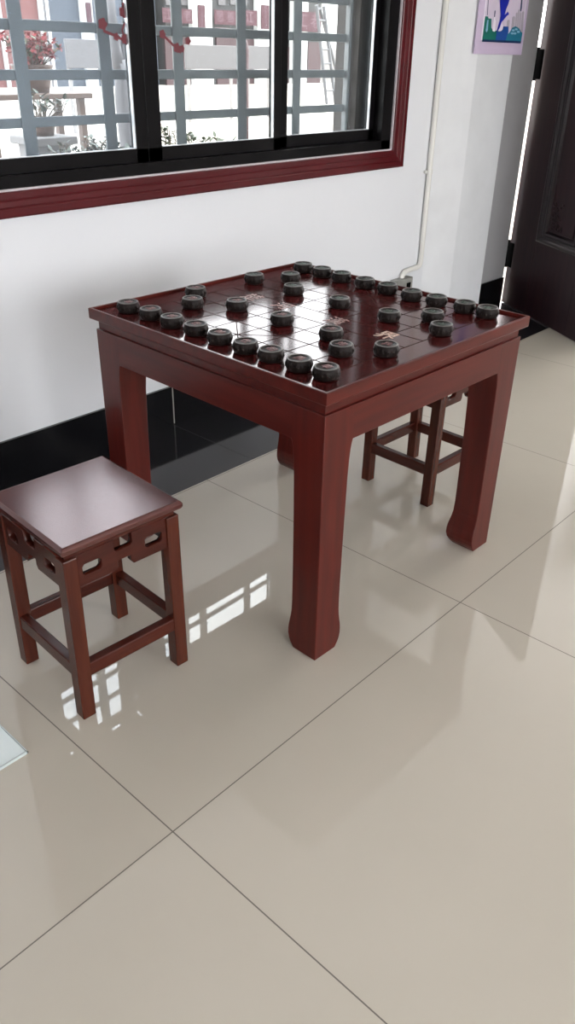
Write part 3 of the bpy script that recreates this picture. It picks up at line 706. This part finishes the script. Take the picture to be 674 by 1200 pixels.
boxes('pedestal_body', [(-.10, .10, -.10, .10, .05, zz-.04)], 'concrete_pot', st2, bevel=.006); boxes('pedestal_foot', [(-.13, .13, -.13, .13, 0, .05)], 'concrete_pot', st2, bevel=.006); boxes('pedestal_top', [(-.13, .13, -.13, .13, zz-.04, zz)], 'concrete_pot', st2, bevel=.006)
shrub('potted_bush', 'green potted bush on the stone pedestal outside the left pane', (p.x, 3.3, GZ+zz), .24, q.z-p.z+.0, 16, 'leaf_dark', .05, pot=(.08, .09), dep=.2)
# pale forked tree trunk
tr = thing('bare_tree', 'pale bare forked tree standing behind the left pane', 'tree', (at(145, 100, 5.).x, 5., GZ))
o_ = tr.location
bm = bmesh.new()
tube(bm, [(0, 0, 0), (.01, 0, .5), at(144, 120, 5.)-o_, at(143, 90, 5.)-o_, at(140, 70, 5.)-o_], .075, 10, .055)
obj('trunk', bm, 'board_grey', tr, smooth=True)
for pts in ([(141, 84), (136, 60), (131, 20), (128, -20)], [(143, 88), (146, 60), (149, 20), (150, -20)]):
    bm = bmesh.new(); tube(bm, [at(*q, 5.)-o_ for q in pts], .055, 10, .03); obj('branch', bm, 'board_grey', tr, smooth=True)
# dark curved arm seen in the middle pane, built as a bent tube
lp = thing('bent_pipe_stand', 'dark bent steel pipe rising out of the courtyard seen in the middle pane', 'pipe', (at(287, 90, 8.).x, 8., GZ))
o_ = lp.location; bm = bmesh.new()
b_ = at(287, 95, 8.)-o_
tube(bm, [(b_.x, 0, 0), (b_.x, 0, b_.z), at(288, 60, 8.)-o_, at(286, 50, 8.)-o_, at(279, 42, 8.)-o_, at(268, 38, 8.)-o_, at(254, 37, 8.)-o_], .05, 10); obj('pipe', bm, 'darkdoor', lp, smooth=True)

# ------------------------------------------------------------------ light
w = bpy.data.worlds.new('World'); SC.world = w; w.use_nodes = True; nt = w.node_tree
sky = nt.nodes.new('ShaderNodeTexSky'); sky.sky_type = 'HOSEK_WILKIE'; sky.turbidity = 4; sky.ground_albedo = .4
sky.sun_direction = Vector((.75, -.25, .75)).normalized()
bg = nt.nodes['Background']; bg.inputs['Strength'].default_value = 12.5
mixw = nt.nodes.new('ShaderNodeMix'); mixw.data_type = 'RGBA'; mixw.inputs['Factor'].default_value = .85; mixw.inputs['B'].default_value = (1., .99, .98, 1)
nt.links.new(sky.outputs[0], mixw.inputs['A']); nt.links.new(mixw.outputs['Result'], bg.inputs['Color'])
def light(name, kind, loc, rot, energy, col=(1,1,1), **k):
    l = bpy.data.lights.new(name, kind); l.energy = energy; l.color = col
    for a, v in k.items(): setattr(l, a, v)
    o = bpy.data.objects.new(name, l); COL.objects.link(o); o.location = loc; o.rotation_euler = rot; return o
d = Vector((-.75, .28, -.85)).normalized()
s = light('sun', 'SUN', (10, -10, 20), (0,0,0), 5, (1, .95, .87), angle=.01); s.rotation_euler = d.to_track_quat('-Z', 'Y').to_euler()
for i, (a, b) in enumerate(fw):  # area lamps added in the unseen front windows as room fill
    light('window_fill', 'AREA', ((a+b)/2, YF-.18, 1.6), (PI/2, 0, 0), (68, 38)[i], (.94, .97, 1.), shape='RECTANGLE', size=b-a, size_y=1.6)

light('window_fill', 'AREA', (XR+.18, .2, 1.6), (PI/2, 0, PI/2), 72, (1, .98, .95), shape='RECTANGLE', size=2.0, size_y=1.5)  # fill lamp placed in the added right-hand window

# ------------------------------------------------------------------ camera and view
cd = bpy.data.cameras.new('camera'); co = bpy.data.objects.new('camera', cd); COL.objects.link(co)
cd.sensor_fit = 'VERTICAL'; cd.sensor_height = 24; cd.lens = F/1200*24; cd.clip_start = .02; cd.clip_end = 300
mm = Matrix((cam_r, cam_u, -cam_f)).transposed().to_4x4(); mm.translation = CAM; co.matrix_world = mm
SC.camera = co
SC.view_settings.view_transform = 'Standard'; SC.view_settings.look = 'None'; SC.view_settings.gamma = 1; SC.view_settings.use_curve_mapping = False
SC.view_settings.exposure = -0.2
SC.cycles.max_bounces = 10; SC.cycles.diffuse_bounces = 6; SC.cycles.glossy_bounces = 6; SC.cycles.transparent_max_bounces = 12
SC.cycles.use_denoising = True; SC.cycles.blur_glossy = 0.0; SC.cycles.sample_clamp_indirect = 8
